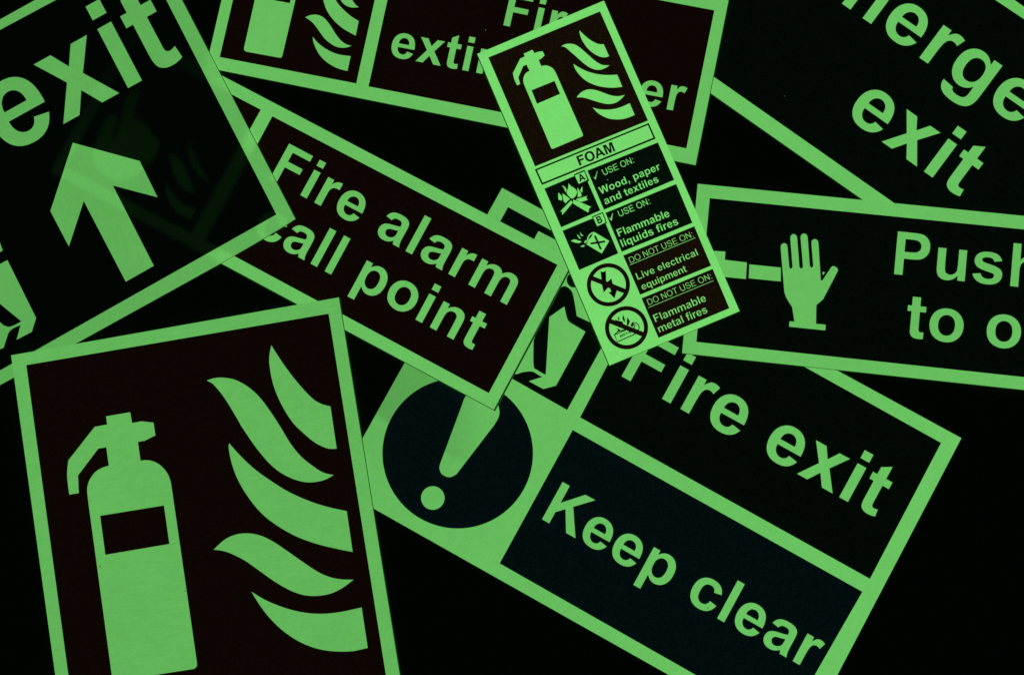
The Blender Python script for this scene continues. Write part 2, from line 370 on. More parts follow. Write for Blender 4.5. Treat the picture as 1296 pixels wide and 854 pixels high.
        for ch in txt:
            ad, cons = glyph(font, ch, seg)
            if cons:
                # split into islands (outer contours) with their holes
                if thin: cons = [inset(c, thin) for c in cons]
                area = lambda c: sum(c[i][0] * c[(i + 1) % len(c)][1] - c[(i + 1) % len(c)][0] * c[i][1] for i in range(len(c)))
                conv = [[O + d * ((pen + x) * sx) + nrm * (y * hs) for x, y in c] for c in cons]
                big = max(abs(area(c)) for c in cons)
                if ch in 'i:': groups = [[c] for c in conv]
                else: groups = [conv]
                gv, gf = [], []
                for g in groups:
                    tr = tessellate_polygon([[Vector((p.x, p.y, 0)) for p in c] for c in g])
                    bb = len(gv); gv += [p for c in g for p in c]; gf += [tuple(bb + q for q in t) for t in tr]
                up = lvl * 0.00006 + (k % 5) * 0.000004
                if holes is not None: holes.extend(conv)
                if whole: bb = len(allv); allv += [s.loc(p, up) for p in gv]; allf += [tuple(bb + q for q in f) for f in gf]
                else: res.append(s.link('letter', [s.loc(p, up) for p in gv], gf, [mat], parent))
            pen += ad + track
        if whole: return s.link(whole, allv, allf, [mat], parent)
        return res

# ------------------------------------------------------------------ the dark surface
def table():
    m, t, bs, out = nt("dark_tabletop")
    tc = t.nodes.new("ShaderNodeTexCoord").outputs["Object"]
    n = noise(t, tc, 600, 4)
    mx = t.nodes.new("ShaderNodeMix"); mx.data_type = 'RGBA'
    mx.inputs["A"].default_value = (0.01, 0.02, 0.01, 1); mx.inputs["B"].default_value = (0.10, 0.20, 0.12, 1)
    t.links.new(n, mx.inputs["Factor"]); t.links.new(mx.outputs["Result"], bs.inputs["Base Color"])
    bs.inputs["Roughness"].default_value = 0.7; bs.inputs["Specular IOR Level"].default_value = 0.15
    v = [(x, y, z) for z in (-0.025, 0) for x, y in ((-0.9, -0.7), (0.9, -0.7), (0.9, 0.7), (-0.9, 0.7))]
    f = [(4, 5, 6, 7), (3, 2, 1, 0), (0, 1, 5, 4), (1, 2, 6, 5), (2, 3, 7, 6), (3, 0, 4, 7)]
    me = bpy.data.meshes.new("tabletop"); me.from_pydata(v, [], f); me.materials.append(m)
    o = bpy.data.objects.new("tabletop", me); COL.objects.link(o); o['kind'] = 'structure'
table()

# ================================================================== EMERGENCY EXIT (upper right)
H = Sign('emergency_exit_sign', 'dark sign reading Emergency exit, slanting down to the right under the push sign',
    [(820, 63), (1393, 464), (1575, 204), (1002, -197)], glow_mat('glow_emergency', 0.52, slope=(-0.25, 0.1)),
    [(900, 100, 0.05), (1290, 200, 0.05), (1100, 0, 0.05)], 'sign', rims=[.3, 0, 0, 0])
p = H.sheet('dark_panel', [[(850, 60.2), (1395.0, 441.2), (1544, 190), (1004, -170)]], GREEN, 1)
ref = ((1162.8, 73.4), (1193.3, 30.9), 1062)
H.text("Emergency", GB, (1, 1407, (1091, 23.4)), (3, 135, (1162.8, 73.4)), ref, p)
H.text("exit", GB, (1, 12, (1114.9, 179.3)), (2, 147, (1168.6, 217.3)), ref, p)

# ================================================================== FIRE EXIT / KEEP CLEAR (centre, bottom of the heap)
E_ = Sign('fire_exit_sign', 'large two-row sign reading Fire exit over Keep clear, with an exclamation mark in a disc',
    [(635.5, 237.7), (1217, 554.1), (1011.3, 946.4), (424.4, 616)],
    glow_mat('glow_fire_exit', 0.505, brush=(900, 60, 0.10, 0.09), slope=(0.22, 0.0), patch=None),
    [(640, 300, 0), (1200, 560, 0), (600, 620, 0)], 'sign', rims=[.2, .2, 0, 0])
def at_local(S, px, py):
    w = S.pl.at(px, py); return S.loc(w, 0)
# half-covered strip beside the fire alarm sign while the film was charging
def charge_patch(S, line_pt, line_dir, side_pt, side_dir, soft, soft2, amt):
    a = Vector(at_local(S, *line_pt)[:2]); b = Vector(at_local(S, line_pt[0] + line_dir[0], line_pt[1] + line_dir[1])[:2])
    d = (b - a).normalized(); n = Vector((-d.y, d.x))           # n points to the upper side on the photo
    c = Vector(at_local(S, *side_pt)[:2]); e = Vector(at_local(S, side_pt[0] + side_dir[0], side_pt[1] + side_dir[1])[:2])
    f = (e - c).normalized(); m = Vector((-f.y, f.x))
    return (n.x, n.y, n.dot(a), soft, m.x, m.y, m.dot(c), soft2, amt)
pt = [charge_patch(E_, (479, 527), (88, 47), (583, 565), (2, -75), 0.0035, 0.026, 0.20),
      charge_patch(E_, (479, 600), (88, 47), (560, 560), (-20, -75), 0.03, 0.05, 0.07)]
def relight(S, mat):
    for o in S.root.children_recursive:
        if o.type == 'MESH':
            for i, mm in enumerate(o.data.materials):
                if mm == S.glow: o.data.materials[i] = mat
    S.glow = mat
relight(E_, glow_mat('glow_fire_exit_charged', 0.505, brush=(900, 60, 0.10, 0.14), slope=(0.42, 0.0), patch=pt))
pp = E_.sheet('dark_panel', [[(643, 262.2), (809.5, 352.4), (717.8, 518.7), (552.4, 424.6)]], GREEN, 1)
E_.sheet('door_symbol', [[(681.5, 292.6), (782, 344.5), (703.7, 487.9), (687.5, 492.1), (600, 445)]], E_.glow, 2, pp)
c4 = lambda pts: Z(650, 340, 4.746, pts)
E_.sheet('running_figure', [smooth(c4([(520, 350, 1), (380, 285, 1), (372, 235), (358, 160), (340, 125), (300, 106), (230, 150, 1), (120, 430, 1), (120, 580), (140, 607), (193, 638, 1), (215, 290, 1), (305, 227, 1), (322, 300), (342, 325, 1), (432, 378, 1), (500, 415, 1)]))], GREEN, 3, pp)
E_.sheet('running_figure', [smooth(c4([(-260, 470, 1), (-40, 625, 1), (0, 637), (60, 620), (112, 617), (140, 632), (172, 650, 1), (92, 675, 1), (178, 722, 1), (160, 750, 1), (-40, 641, 1), (-280, 505, 1)]))], GREEN, 3, pp)
E_.sheet('running_figure', [circle(726.9, 354.3, 9.7, 40)], GREEN, 3, pp)
p = E_.sheet('dark_panel', [[(824.2, 356.2), (1191.1, 560.2), (1101, 732), (734.1, 528)]], GREEN, 1)
E_.text("Fire exit", GB, (0, 151, (786.1, 476.2)), (7, 147, (1061.5, 628.9)), ((1061.5, 628.9), (1084.7, 585), 1062), p)
p = E_.sheet('dark_panel', [[(724.9, 543.9), (1091.5, 748.3), (994, 918), (632.3, 712.5)]], BLUE, 1)
E_.text("Keep clear", GB, (0, 153, (685.6, 656.9)), (9, 135, (1002.7, 836)), ((685.6, 656.9), (711.3, 608.7), 1466), p)
p = E_.sheet('disc', [circle(579.3, 573.4, 95.3, 96, 95.0)], BLUE, 1)
c2 = lambda pts: Z(440, 430, 2.943, pts)
E_.sheet('exclamation_mark', [smooth(c2([(342, 478), (352, 500), (379, 511), (405, 500, 1), (545, 318, 1), (561, 290), (565, 262), (553, 225), (520, 198), (475, 190), (440, 210), (425, 245, 1), (345, 460, 1)]))], E_.glow, 2, p)
E_.sheet('exclamation_dot', [circle(547.8, 629.8, 14.9, 48)], E_.glow, 2, p)

# ================================================================== FIRE ALARM CALL POINT
C_ = Sign('fire_alarm_sign', 'red sign reading Fire alarm call point, sloping down to the right under the arrow sign',
    [(164.3, 34.8), (728.1, 330), (626.5, 520.2), (64.3, 218.8)], glow_mat('glow_alarm', 0.525, slope=(0.15, 0)),
    [(200, 150, 0.15), (700, 400, 1.1), (560, 470, 1.1)], 'sign', rims=[.15, 2.3, 1.0, .3])
relight(C_, glow_mat('glow_alarm_covered', 0.500, slope=(0.15, 0), patch=[
    charge_patch(C_, (264, 90), (-136, -268), (280, 318), (375, -209), 0.006, 0.008, 0.55),
    charge_patch(C_, (264, 90), (-136, -268), (170, 120), (88, -20), 0.006, 0.05, 0.85)]))
p = C_.sheet('red_panel', [[(344.7, 147.4), (705.6, 335.2), (618.6, 497.3), (260, 304.5)]], RED, 1)
ref = ((513.2, 318), (538.1, 272.2), 1466)
C_.text("Fire alarm", GH, (1, 147, (379.7, 247.2)), (9, 1688, (641.5, 386.2)), ref, p)
C_.text("call point", GH, (2, 147, (392.6, 333.8)), (8, 1113, (574, 430.3)), ref, p)
p = C_.sheet('red_panel', [[(171.8, 56), (330.1, 139.1), (243, 296), (84, 212)]], RED, 1)
cg = lambda pts: Z(60, 100, 4.27, pts)
C_.sheet('hand_symbol', [smooth(cg([(425, 110, 1), (470, 55), (505, 72), (485, 150), (462, 222, 1), (520, 228, 1), (532, 262, 1), (556, 268, 1), (566, 302, 1), (590, 318, 1), (604, 352), (585, 420), (520, 500), (400, 560), (290, 510), (250, 420), (270, 330), (318, 220), (352, 196), (386, 218), (350, 320, 1), (365, 322, 1), (405, 225, 1)]))], C_.glow, 2, p)
for f in ([(660, 400, 1), (720, 440), (770, 540), (800, 620, 1), (730, 590), (680, 500)],
          [(645, 560, 1), (680, 620), (740, 680), (805, 700, 1), (780, 760, 1), (700, 720), (650, 640)],
          [(770, 330, 1), (800, 420), (885, 570, 1), (810, 510), (770, 420)]):
    C_.sheet('flame', [smooth(cg(f))], C_.glow, 2, p)

# ================================================================== FIRE EXTINGUISHER (top, wide)
B_ = Sign('wide_fire_extinguisher_sign', 'wide red sign reading Fire extinguisher at the top, partly under the small foam sign',
    [(307, -115), (922.9, 0.9), (881.1, 209.5), (260.5, 85.8)], glow_mat('glow_extinguisher', 0.500, slope=(0.05, 0)),
    [(300, 50, 0.15), (900, 50, 1.1), (870, 200, 1.1)], 'sign', rims=[0, .9, .2, 0])
relight(B_, glow_mat('glow_extinguisher_covered', 0.500, slope=(0.05, 0), patch=[
    charge_patch(B_, (263, 80), (-136, -268), (0, 0), (88, 47), 0.005, 1e6, 1.9)]))
p = B_.sheet('red_panel', [[(504, -62), (904.1, 13.6), (868.7, 188), (466.4, 109.7)]], RED, 1)
ref = ((584.6, 89.2), (590.9, 58), 1062)
B_.text("extinguisher", GB, (3, 147, (584.6, 89.2)), (11, 135, (843.2, 138.8)), ref, p)
B_.text("Fire", GB, (0, 151, (636.7, 32.6)), (1, 147, (674.5, 40.3)), ref, p)
p = B_.sheet('red_panel', [[(319, -104), (490, -70), (450.9, 106), (278.1, 72.6)]], RED, 1)
c8 = lambda pts: Z(360, 0, 8.54, pts)
for f in ([(520, -160, 1), (560, -90), (600, -10), (640, 45), (690, 75), (740, 86), (803, 82, 1), (765, 50), (725, -10), (680, -90), (600, -150)],
          [(425, -120, 1), (422, -10), (430, 40), (460, 120), (510, 195), (570, 260), (650, 322), (770, 390, 1), (803, 232, 1), (720, 180), (640, 110), (580, 45), (545, -8), (480, -80)],
          [(225, 190, 1), (280, 168), (340, 163), (400, 180), (450, 220), (500, 285), (550, 365), (600, 430), (650, 472), (690, 490), (725, 497, 1), (680, 515), (620, 520), (560, 508), (500, 475), (440, 425), (390, 360), (340, 290), (290, 235)],
          [(307, 402, 1), (360, 465), (430, 520), (510, 565), (600, 595), (716, 610, 1), (682, 770, 1), (600, 750), (520, 715), (440, 660), (380, 595), (335, 515), (312, 450)]):
    B_.sheet('flame', [smooth(c8(f))], B_.glow, 2, p)
B_.sheet('extinguisher_symbol', [smooth([(326, -15, 1), (309.2, 60, 1), (309, 63.2), (310.6, 65.2), (313, 66, 1), (353.5, 73.4, 1), (356, 73.2), (357.4, 71, 1), (377.5, -15, 1), (362, -40), (335, -42)])], B_.glow, 2, p)
B_.sheet('symbol_label', [[(330, -2.3), (366.9, 4.6), (371, -14), (334, -21)]], RED, 3, p)

# ================================================================== PUSH TO OPEN
F_ = Sign('push_sign', 'dark sign with a raised open hand and the word Push, at the right',
    [(882.9, 232.6), (1700, 313), (1680, 535), (863.1, 447.3)], glow_mat('glow_push', 0.500, slope=(0.0, 0)),
    [(890, 240, 1.1), (1290, 300, 1.1), (1000, 450, 1.1)], 'sign', rims=[0, 0, .55, 0])
p = F_.sheet('dark_panel', [[(898.3, 250.9), (1685, 329), (1668, 517), (881.3, 432.6)]], GREEN, 1)
c7 = lambda pts: Z(860, 220, 2.966, pts)
F_.sheet('push_bar_symbol', [c7([(120, 289), (172, 292), (170, 323), (253, 333), (249, 395), (100, 380)])], F_.glow, 2, p)
F_.sheet('push_bar_symbol', [c7([(262, 340), (380, 352), (380, 404), (260, 392)])], F_.glow, 2, p)
hd = [(46, 195), (46, 182), (50, 170), (58, 162), (70, 158), (82, 161), (90, 169), (94, 182), (107, 328), (111, 338), (119, 342), (127, 338), (131, 328),
      (115, 125), (116, 111), (122, 100), (130, 94), (140, 93), (150, 96), (159, 105), (164, 120), (180, 326), (185, 337), (194, 340), (202, 337), (206, 326),
      (189, 120), (190, 106), (196, 96), (205, 90), (215, 89), (226, 92), (235, 101), (240, 116), (255, 320), (260, 330), (268, 334), (276, 330), (280, 320),
      (267, 160), (268, 146), (274, 135), (283, 130), (293, 129), (304, 133), (312, 141), (317, 155), (334, 422), (339, 427), (347, 425),
      (410, 331), (418, 324), (428, 323), (442, 329), (454, 339), (458, 349), (456, 360), (352, 560), (302, 605), (300, 738), (366, 744), (370, 749), (367, 782), (361, 785),
      (110, 759), (106, 754), (109, 724), (114, 720), (145, 723), (128, 617), (100, 575), (84, 545), (72, 510)]
F_.sheet('hand_symbol', [Z(980, 280, 5.69, hd)], F_.glow, 2, p)
F_.sheet('hand_symbol_fleck', [Z(980, 280, 5.69, [(346, 365), (365, 367), (349, 390)])], F_.glow, 2, p)
F_.text("Push", GH, (0, 149, (1131.1, 347.2)), (3, 148, (1277.9, 362.3)), ((1131.1, 347.2), (1135.4, 292.5), 1466), p)
F_.text("to o", GH, (1, 630, (1196.1, 432.4)), (3, 630, (1268.7, 440.1)), ((1131.1, 347.2), (1135.4, 292.5), 1466), p, vscale=1.035)

# ================================================================== EXIT WITH ARROW (upper left, thin translucent film)
win = [(180.3, -58.3), (349.9, 271.6), (44.8, 443.4), (-90, 519.4), (-265, 180)]
A_ = Sign('exit_arrow_sign', 'dark sign reading exit above an upward arrow, faint shapes of the sign beneath showing through',
    [(-285, 183), (189.3, -80.1), (374.7, 277.2), (355, 289.8), (320, 310.4), (279.8, 333.6), (96.4, 434.7), (-100, 542)],
    glow_mat('glow_arrow', 0.408, see=0.17, slope=(0.15, 0.1)),
    [(370, 270, 2.4), (200, 20, 2.2), (40, 440, 1.1)], 'sign', rims=[0, .8, .55, .45, .45, .3, .2, 0], thick=0.5, window=win)
# the print fills the window: arrow and letters are unprinted film, the ink lies round them
holes = []
arrow = [(92.1, 180.8), (176.8, 204), (199.4, 249.8), (142.8, 234.9), (194.7, 336.4), (159.2, 356.5), (106, 254.5), (87.2, 312), (63.7, 267.2)]
ca = lambda pts: Z(0, 280, 4.27, pts)
door = smooth(ca([(-300, 380, 1), (-60, 275, 1), (0, 231, 1), (40, 210, 1), (195, 522, 1), (172, 597, 1), (90, 640, 1), (111, 560, 1), (72, 578), (48, 600), (35, 635), (20, 683, 1), (-60, 715, 1), (-120, 460, 1), (0, 545, 1), (22, 563), (50, 570), (80, 560), (116, 541, 1), (0, 446, 1), (-150, 330, 1)]))
top_bit = ca([(-60, -30), (0, 118), (15, 158), (-60, 200)])
def cut_panel(S, name, outer, hole_list, mat):
    O = [S.pl.at(*q) for q in outer]
    loops = [O] + hole_list
    tris = tessellate_polygon([[Vector((q.x, q.y, 0)) for q in lp] for lp in loops])
    allp = [q for lp in loops for q in lp]
    return S.link(name, [S.loc(q, 0.00001) for q in allp], [tuple(t) for t in tris], [mat])
for nm, sh in (('arrow', arrow), ('door_symbol', door), ('door_symbol', top_bit)):
    holes.append([A_.pl.at(q[0], q[1]) for q in sh])
probe = []
objs = A_.text("exit", GB, (1, 12, (79.6, 158.1)), (2, 428, (180.3, 102.3)), ((162.8, 112.9), (123.4, 37.5), 1062), None, thin=6, hscale=0.895, lvl=0, holes=probe, seg=8)
outer_only = []
isl = []
for c in probe:                                  # letter contours: outer ones are holes of the ink, counters are ink islands
    ar = sum(c[i].x * c[(i + 1) % len(c)].y - c[(i + 1) % len(c)].x * c[i].y for i in range(len(c)))
    (outer_only if ar < 0 else isl).append(c)
pan = cut_panel(A_, 'dark_panel', win, holes + outer_only, GREEN_FILM)
for o in objs: o.parent = pan
for c in isl: A_.sheet('letter_counter', [c], GREEN_FILM, 0.2, pan, world=True)
for nm, sh in (('arrow', arrow), ('door_symbol', door), ('door_symbol', top_bit)):
    A_.sheet(nm, [sh], A_.glow, 0, pan)

# ================================================================== FOAM (small, on top)
D_ = Sign('foam_extinguisher_sign', 'small narrow sign headed FOAM with use and do-not-use rows, lying on top of the heap',
    [(603, 68.9), (764.4, 1.0), (936.5, 394.1), (770.5, 463.3)], glow_mat('glow_foam', 0.690, slope=(0, 0), grain=0.22),
    [(620, 80, 2.2), (900, 380, 2.2), (770, 440, 2.2)], 'sign', rims=[.1, .15, .5, 1.15])
p = D_.sheet('red_panel', [[(618.1, 73.1), (759.4, 14.8), (820.2, 152.8), (677.2, 210.9)]], RED_BLOOM, 1)
c5 = Z(640, 50, 12.2, [(278, 225, 1), (412, 165, 1), (443, 217, 1), (500, 197), (572, 188, 1), (600, 250, 1), (555, 295), (508, 320, 1), (550, 417, 1), (610, 404), (680, 422), (740, 465), (785, 545, 1)]) \
    + [(737.4, 169.4, 1), (737.8, 171.8), (736.2, 173.2, 1), (700.8, 188.2, 1), (698.6, 188.4), (697.2, 186.6, 1)] \
    + Z(640, 50, 12.2, [(285, 700, 1), (272, 640), (285, 565), (320, 518), (370, 490, 1), (322, 392, 1), (270, 415, 1), (195, 590, 1), (223, 690, 1), (178, 713, 1), (135, 620), (112, 525, 1), (225, 300, 1), (298, 265, 1)])
D_.sheet('extinguisher_symbol', [smooth(c5)], D_.glow, 2, p)
D_.sheet('symbol_label', [[(672.8, 114.6), (701.8, 102.8), (708.9, 119.2), (679.6, 131.8)]], RED_BLOOM, 3, p)
for f in (Z(700, 30, 10.167, [(340, 92, 1), (400, 150), (480, 215), (560, 258), (610, 270), (650, 268, 1), (720, 422, 1), (670, 437), (600, 427), (520, 385), (450, 325), (390, 245), (350, 160)]),
          Z(700, 30, 10.167, [(105, 292, 1), (160, 268), (220, 262), (290, 278), (360, 325), (440, 395), (530, 475), (600, 520), (650, 538), (725, 540, 1), (670, 575), (600, 597), (530, 590), (460, 560), (390, 510), (300, 430), (220, 360), (160, 310)]),
          Z(700, 30, 10.167, [(262, 522, 1), (330, 565), (420, 610), (520, 642), (620, 660), (720, 665), (825, 660, 1), (890, 815, 1), (780, 827), (680, 822), (580, 805), (480, 768), (400, 720), (330, 650), (285, 585)]),
          Z(700, 100, 10.167, [(303, 240, 1), (350, 185), (410, 150), (470, 137), (540, 145), (620, 170), (700, 200), (770, 220), (840, 225), (922, 210, 1), (870, 265), (800, 310), (710, 325), (620, 310), (520, 280), (430, 252), (370, 240)]),
          Z(700, 100, 10.167, [(508, 370, 1), (580, 390), (680, 398), (780, 390), (880, 362), (985, 315, 1), (1050, 465, 1), (960, 502), (880, 520), (800, 522), (720, 512), (640, 480), (570, 435)])):
    D_.sheet('flame', [smooth(f)], D_.glow, 2, p)
# FOAM box
o4 = [(676.9, 214.6), (821.1, 156.0), (829.8, 175.8), (685.8, 234.3)]
i4 = [(679.6, 215.7), (820.0, 158.6), (826.9, 174.5), (686.9, 231.4)]
p = D_.sheet('black_outline', [o4, i4], BLACK, 1)
D_.text("FOAM", GB, (0, 151, (733.8, 209.9)), (3, 1561, (778.9, 191.3)), ((733.8, 209.9), (728.6, 198.6), 1466), p, mat=BLACK, lvl=1, thin=-12)
# picture panels
cA = lambda pts: Z(670, 210, 12.2, pts)
p = D_.sheet('dark_panel', [[(689, 238.9), (738.6, 218), (759.8, 266.5), (710.2, 287.8)]], GREEN_BLOOM, 1)
for f in ([(605, 270, 1), (640, 310), (700, 350), (735, 400), (722, 450), (692, 490), (665, 505), (630, 490), (580, 430), (585, 380), (600, 330)],
          [(500, 305, 1), (540, 320), (570, 360), (572, 390), (560, 412, 1), (545, 375), (530, 340)],
          [(513, 425, 1), (560, 460), (600, 490), (625, 512, 1), (590, 545), (560, 578, 1), (530, 545), (518, 490)],
          [(450, 415, 1), (480, 445), (503, 480), (503, 535, 1), (470, 530), (450, 515), (445, 450)],
          [(740, 335, 1), (770, 380), (798, 420), (805, 470, 1), (740, 485, 1), (748, 440), (745, 390)],
          [(815, 315, 1), (820, 360), (815, 415, 1), (783, 380, 1)]):
    D_.sheet('flame', [smooth(cA(f))], D_.glow, 2, p)
for f in ([(650, 540), (662, 565), (650, 592), (510, 755, 1), (470, 712, 1), (630, 548)],
          [(678, 555), (700, 530), (950, 632, 1), (905, 720, 1), (690, 590)],
          [(718, 515, 1), (892, 465, 1), (880, 495), (903, 525, 1), (800, 556), (750, 540)]):
    D_.sheet('log_symbol', [smooth(cA(f))], D_.glow, 2, p)
D_.sheet('log_end', [cA(circle(489, 727, 18, 20, 26))], GREEN_BLOOM, 3, p)
D_.sheet('log_end', [cA(circle(940, 673, 20, 20, 28))], GREEN_BLOOM, 3, p)
cB = lambda pts: Z(700, 265, 12.2, pts)
p2 = D_.sheet('dark_panel', [[(711.9, 292.2), (761.7, 271.5), (782.6, 320.7), (733, 341.8)]], GREEN_BLOOM, 1)
D_.sheet('fuel_can_symbol', [smooth(cB([(635, 350, 1), (867, 488, 1), (752, 682, 1), (515, 540, 1), (545, 480), (600, 395)]))], D_.glow, 2, p2)
D_.sheet('fuel_can_handle', [stroke(cB([(535, 490), (537, 440), (560, 397), (597, 368), (630, 358)]), 1.6)], D_.glow, 2, p2)
D_.sheet('cross_stroke', [stroke(cB([(645, 408), (738, 618)]), 2.5)], GREEN_BLOOM, 3, p2)
D_.sheet('cross_stroke', [stroke(cB([(578, 530), (804, 496)]), 2.5)], GREEN_BLOOM, 3, p2)
D_.sheet('handle_slot', [stroke(cB([(570, 442), (603, 392)]), 1.1)], GREEN_BLOOM, 3, p2)
D_.sheet('fuel_can_spout', [cB([(507, 473), (527, 490), (500, 527), (478, 507)])], D_.glow, 2, p2)
for f in ([(275, 488, 1), (330, 465), (400, 485), (440, 492, 1), (410, 518), (350, 515)], [(368, 388, 1), (400, 410), (430, 458, 1), (400, 445)],
          [(418, 350, 1), (440, 385), (467, 405, 1), (440, 412), (425, 390)], [(420, 570, 1), (450, 558), (487, 550, 1), (478, 576), (450, 580)]):
    D_.sheet('flame', [smooth(cB(f))], D_.glow, 2, p2)
# class boxes A and B
for (cc, dk, gl, ch, a0, a1, rf) in (
        (cA, [(686, 132), (850, 62), (924, 226), (905, 248), (757, 300)], [(701, 150), (846, 88), (897, 216), (762, 280)], 'A', (0, 0, (780, 248)), (0, 1471, (870, 210)), ((780, 248), (742, 156), 1466)),
        (cB, [(600, 112), (768, 40), (832, 206), (812, 228), (672, 280)], [(617, 126), (760, 64), (812, 200), (682, 262)], 'B', (0, 150, (700, 226)), (0, 1386, (770, 197)), ((700, 226), (660, 130), 1466))):
    q = D_.sheet('class_box', [cc(dk)], GREEN_BLOOM, 1.5)
    D_.sheet('class_box_face', [cc(gl)], D_.glow, 3.5, q)
    a0 = (0, a0[1], cc([a0[2]])[0]); a1 = (0, a1[1], cc([a1[2]])[0]); rf = (cc([rf[0]])[0], cc([rf[1]])[0], rf[2])
    D_.text(ch, GB, a0, a1, rf, q, mat=BLACK, lvl=4, thin=-25, vscale=1.05)
# text rows
R_use = ((778, 216.4), (774.8, 209), 1466)
R_txt = ((794.1, 232.1), (790.5, 223.4), 1466)
p = D_.sheet('dark_panel', [[(743.4, 216.1), (832.7, 180.4), (853.3, 227.8), (764.4, 265.6)]], GREEN_BLOOM, 1)
D_.sheet('tick', [Z(740, 195, 11.78, [(130, 345), (155, 352), (185, 255), (190, 257), (165, 380), (155, 376)])], D_.glow, 2, p)
D_.text("USE ON:", GR, (0, 147, (764.4, 222.3)), (5, 1311, (800.4, 206.9)), R_use, p, thin=10, hscale=0.94, whole='small_lettering')
D_.text("Wood, paper", GB, (3, 1121, (794.1, 232.1)), (10, 135, (832.5, 216.1)), R_txt, p, thin=16, whole='small_lettering')
D_.text("and textiles", GB, (2, 1121, (787.3, 250.3)), (9, 428, (820.2, 236.3)), R_txt, p, thin=16, whole='small_lettering')
p = D_.sheet('dark_panel', [[(766.2, 269.5), (855.8, 233), (876.4, 282.1), (786.9, 318.7)]], GREEN_BLOOM, 1)
D_.sheet('tick', [Z(760, 245, 11.78, [(120, 360), (150, 375), (180, 290), (185, 292), (167, 407), (157, 403)])], D_.glow, 2, p)
D_.text("USE ON:", GR, (0, 147, (784.4, 274.6)), (5, 1311, (820.8, 259)), R_use, p, thin=10, hscale=0.94, whole='small_lettering')
R_fl = ((783.3, 299.8), (779.4, 290.8), 1466)
D_.text("Flammable", GB, (0, 151, (783.3, 299.8)), (7, 428, (840.8, 276.8)), R_fl, p, thin=16, whole='small_lettering')
D_.text("liquids fires", GB, (0, 147, (788.0, 312.9)), (9, 428, (839.5, 291.9)), R_fl, p, thin=16, whole='small_lettering')
p = D_.sheet('red_panel', [[(788.7, 323.4), (878.7, 286.4), (900, 336.3), (810.2, 373)]], RED_BLOOM, 1)
R_do = ((798.1, 333.2), (794.8, 326.2), 1466)
D_.text("DO NOT USE ON:", GR, (0, 158, (798.1, 333.2)), (12, 1311, (875.4, 300.5)), R_do, p, thin=32, whole='small_lettering')
D_.sheet('underline', [stroke([(797.2, 335.4), (880.1, 300.9)], 0.55)], D_.glow, 2, p)
D_.text("Live electrical", GB, (0, 157, (807.2, 354.3)), (14, 428, (884, 322.8)), ((807.2, 354.3), (803.7, 346.1), 1466), p, thin=32, whole='small_lettering')
D_.text("equipment", GB, (3, 428, (835.5, 358)), (7, 1113, (865.6, 345.3)), ((807.2, 354.3), (803.7, 346.1), 1466), p, thin=32, whole='small_lettering')
p = D_.sheet('red_panel', [[(811.9, 377.5), (902, 340.3), (923.1, 390.1), (833.4, 427.5)]], RED_BLOOM, 1)
D_.text("DO NOT USE ON:", GR, (0, 158, (821.1, 386.4)), (12, 1311, (899, 353.6)), R_do, p, thin=32, whole='small_lettering')
D_.sheet('underline', [stroke([(820.6, 389.3), (902.9, 355.2)], 0.55)], D_.glow, 2, p)
D_.text("Flammable", GB, (0, 151, (829.7, 407.9)), (7, 428, (887.1, 383.9)), R_fl, p, thin=32, whole='small_lettering')
D_.text("metal fires", GB, (0, 126, (834.8, 421.0)), (7, 428, (877, 403.4)), R_fl, p, thin=32, whole='small_lettering')
# prohibition rings
def ring(cc, cx, cy, ro, ri, b0, b1, w):
    q = D_.sheet('prohibition_ring', [cc(circle(cx, cy, ro, 96)), cc(circle(cx, cy, ri, 96))], RED_BLOOM, 1)
    D_.sheet('prohibition_bar', [stroke(cc([b0, b1]), w)], RED_BLOOM, 2, q)
    return q
c3 = lambda pts: Z(735, 325, 12.2, pts)
q = ring(c3, 427, 432, 333, 269, (150, 322), (704, 540), 6.0)
D_.sheet('lightning_symbol', [c3([(305, 222), (345, 237), (388, 215), (392, 372), (412, 388), (475, 332), (490, 410), (545, 450), (555, 530), (520, 640), (428, 548), (472, 540), (450, 485), (418, 478), (355, 552), (320, 400), (318, 330)])], BLACK, 1.5, q)
c6 = lambda pts: Z(755, 380, 12.2, pts)
q = ring(c6, 463, 423, 333, 268, (188, 313), (740, 535), 5.9)
for f in ([(345, 245), (355, 290), (340, 312), (330, 280)], [(405, 212), (440, 300), (432, 340), (400, 290)], [(475, 255), (515, 325), (500, 370), (472, 400), (468, 330)],
          [(300, 430), (345, 440), (368, 462), (320, 482), (330, 455)], [(570, 320), (558, 352), (592, 368), (548, 412), (520, 385)], [(280, 295), (330, 315), (400, 330), (420, 380), (300, 330)]):
    D_.sheet('flame', [c6(f)], BLACK, 1.5, q)
for st, w in (([(440, 455), (330, 482), (277, 530), (320, 642), (600, 518)], 1.3), ([(277, 532), (470, 452)], 1.1), ([(545, 350), (600, 342), (640, 368), (660, 420), (648, 462)], 1.2), ([(600, 375), (575, 430)], 1.3)):
    D_.sheet('metal_block_outline', [stroke(c6(st), w)], BLACK, 1.5, q)
mA, mB, mC = c6([(370, 572), (535, 500), (357, 540)])
D_.text("META", GB, (0, 145, tuple(mA)), (3, 1471, tuple(mB)), (tuple(mA), tuple(mC), 1466), q, mat=BLACK, lvl=1.5, thin=-30, hscale=1.3, whole='small_lettering')

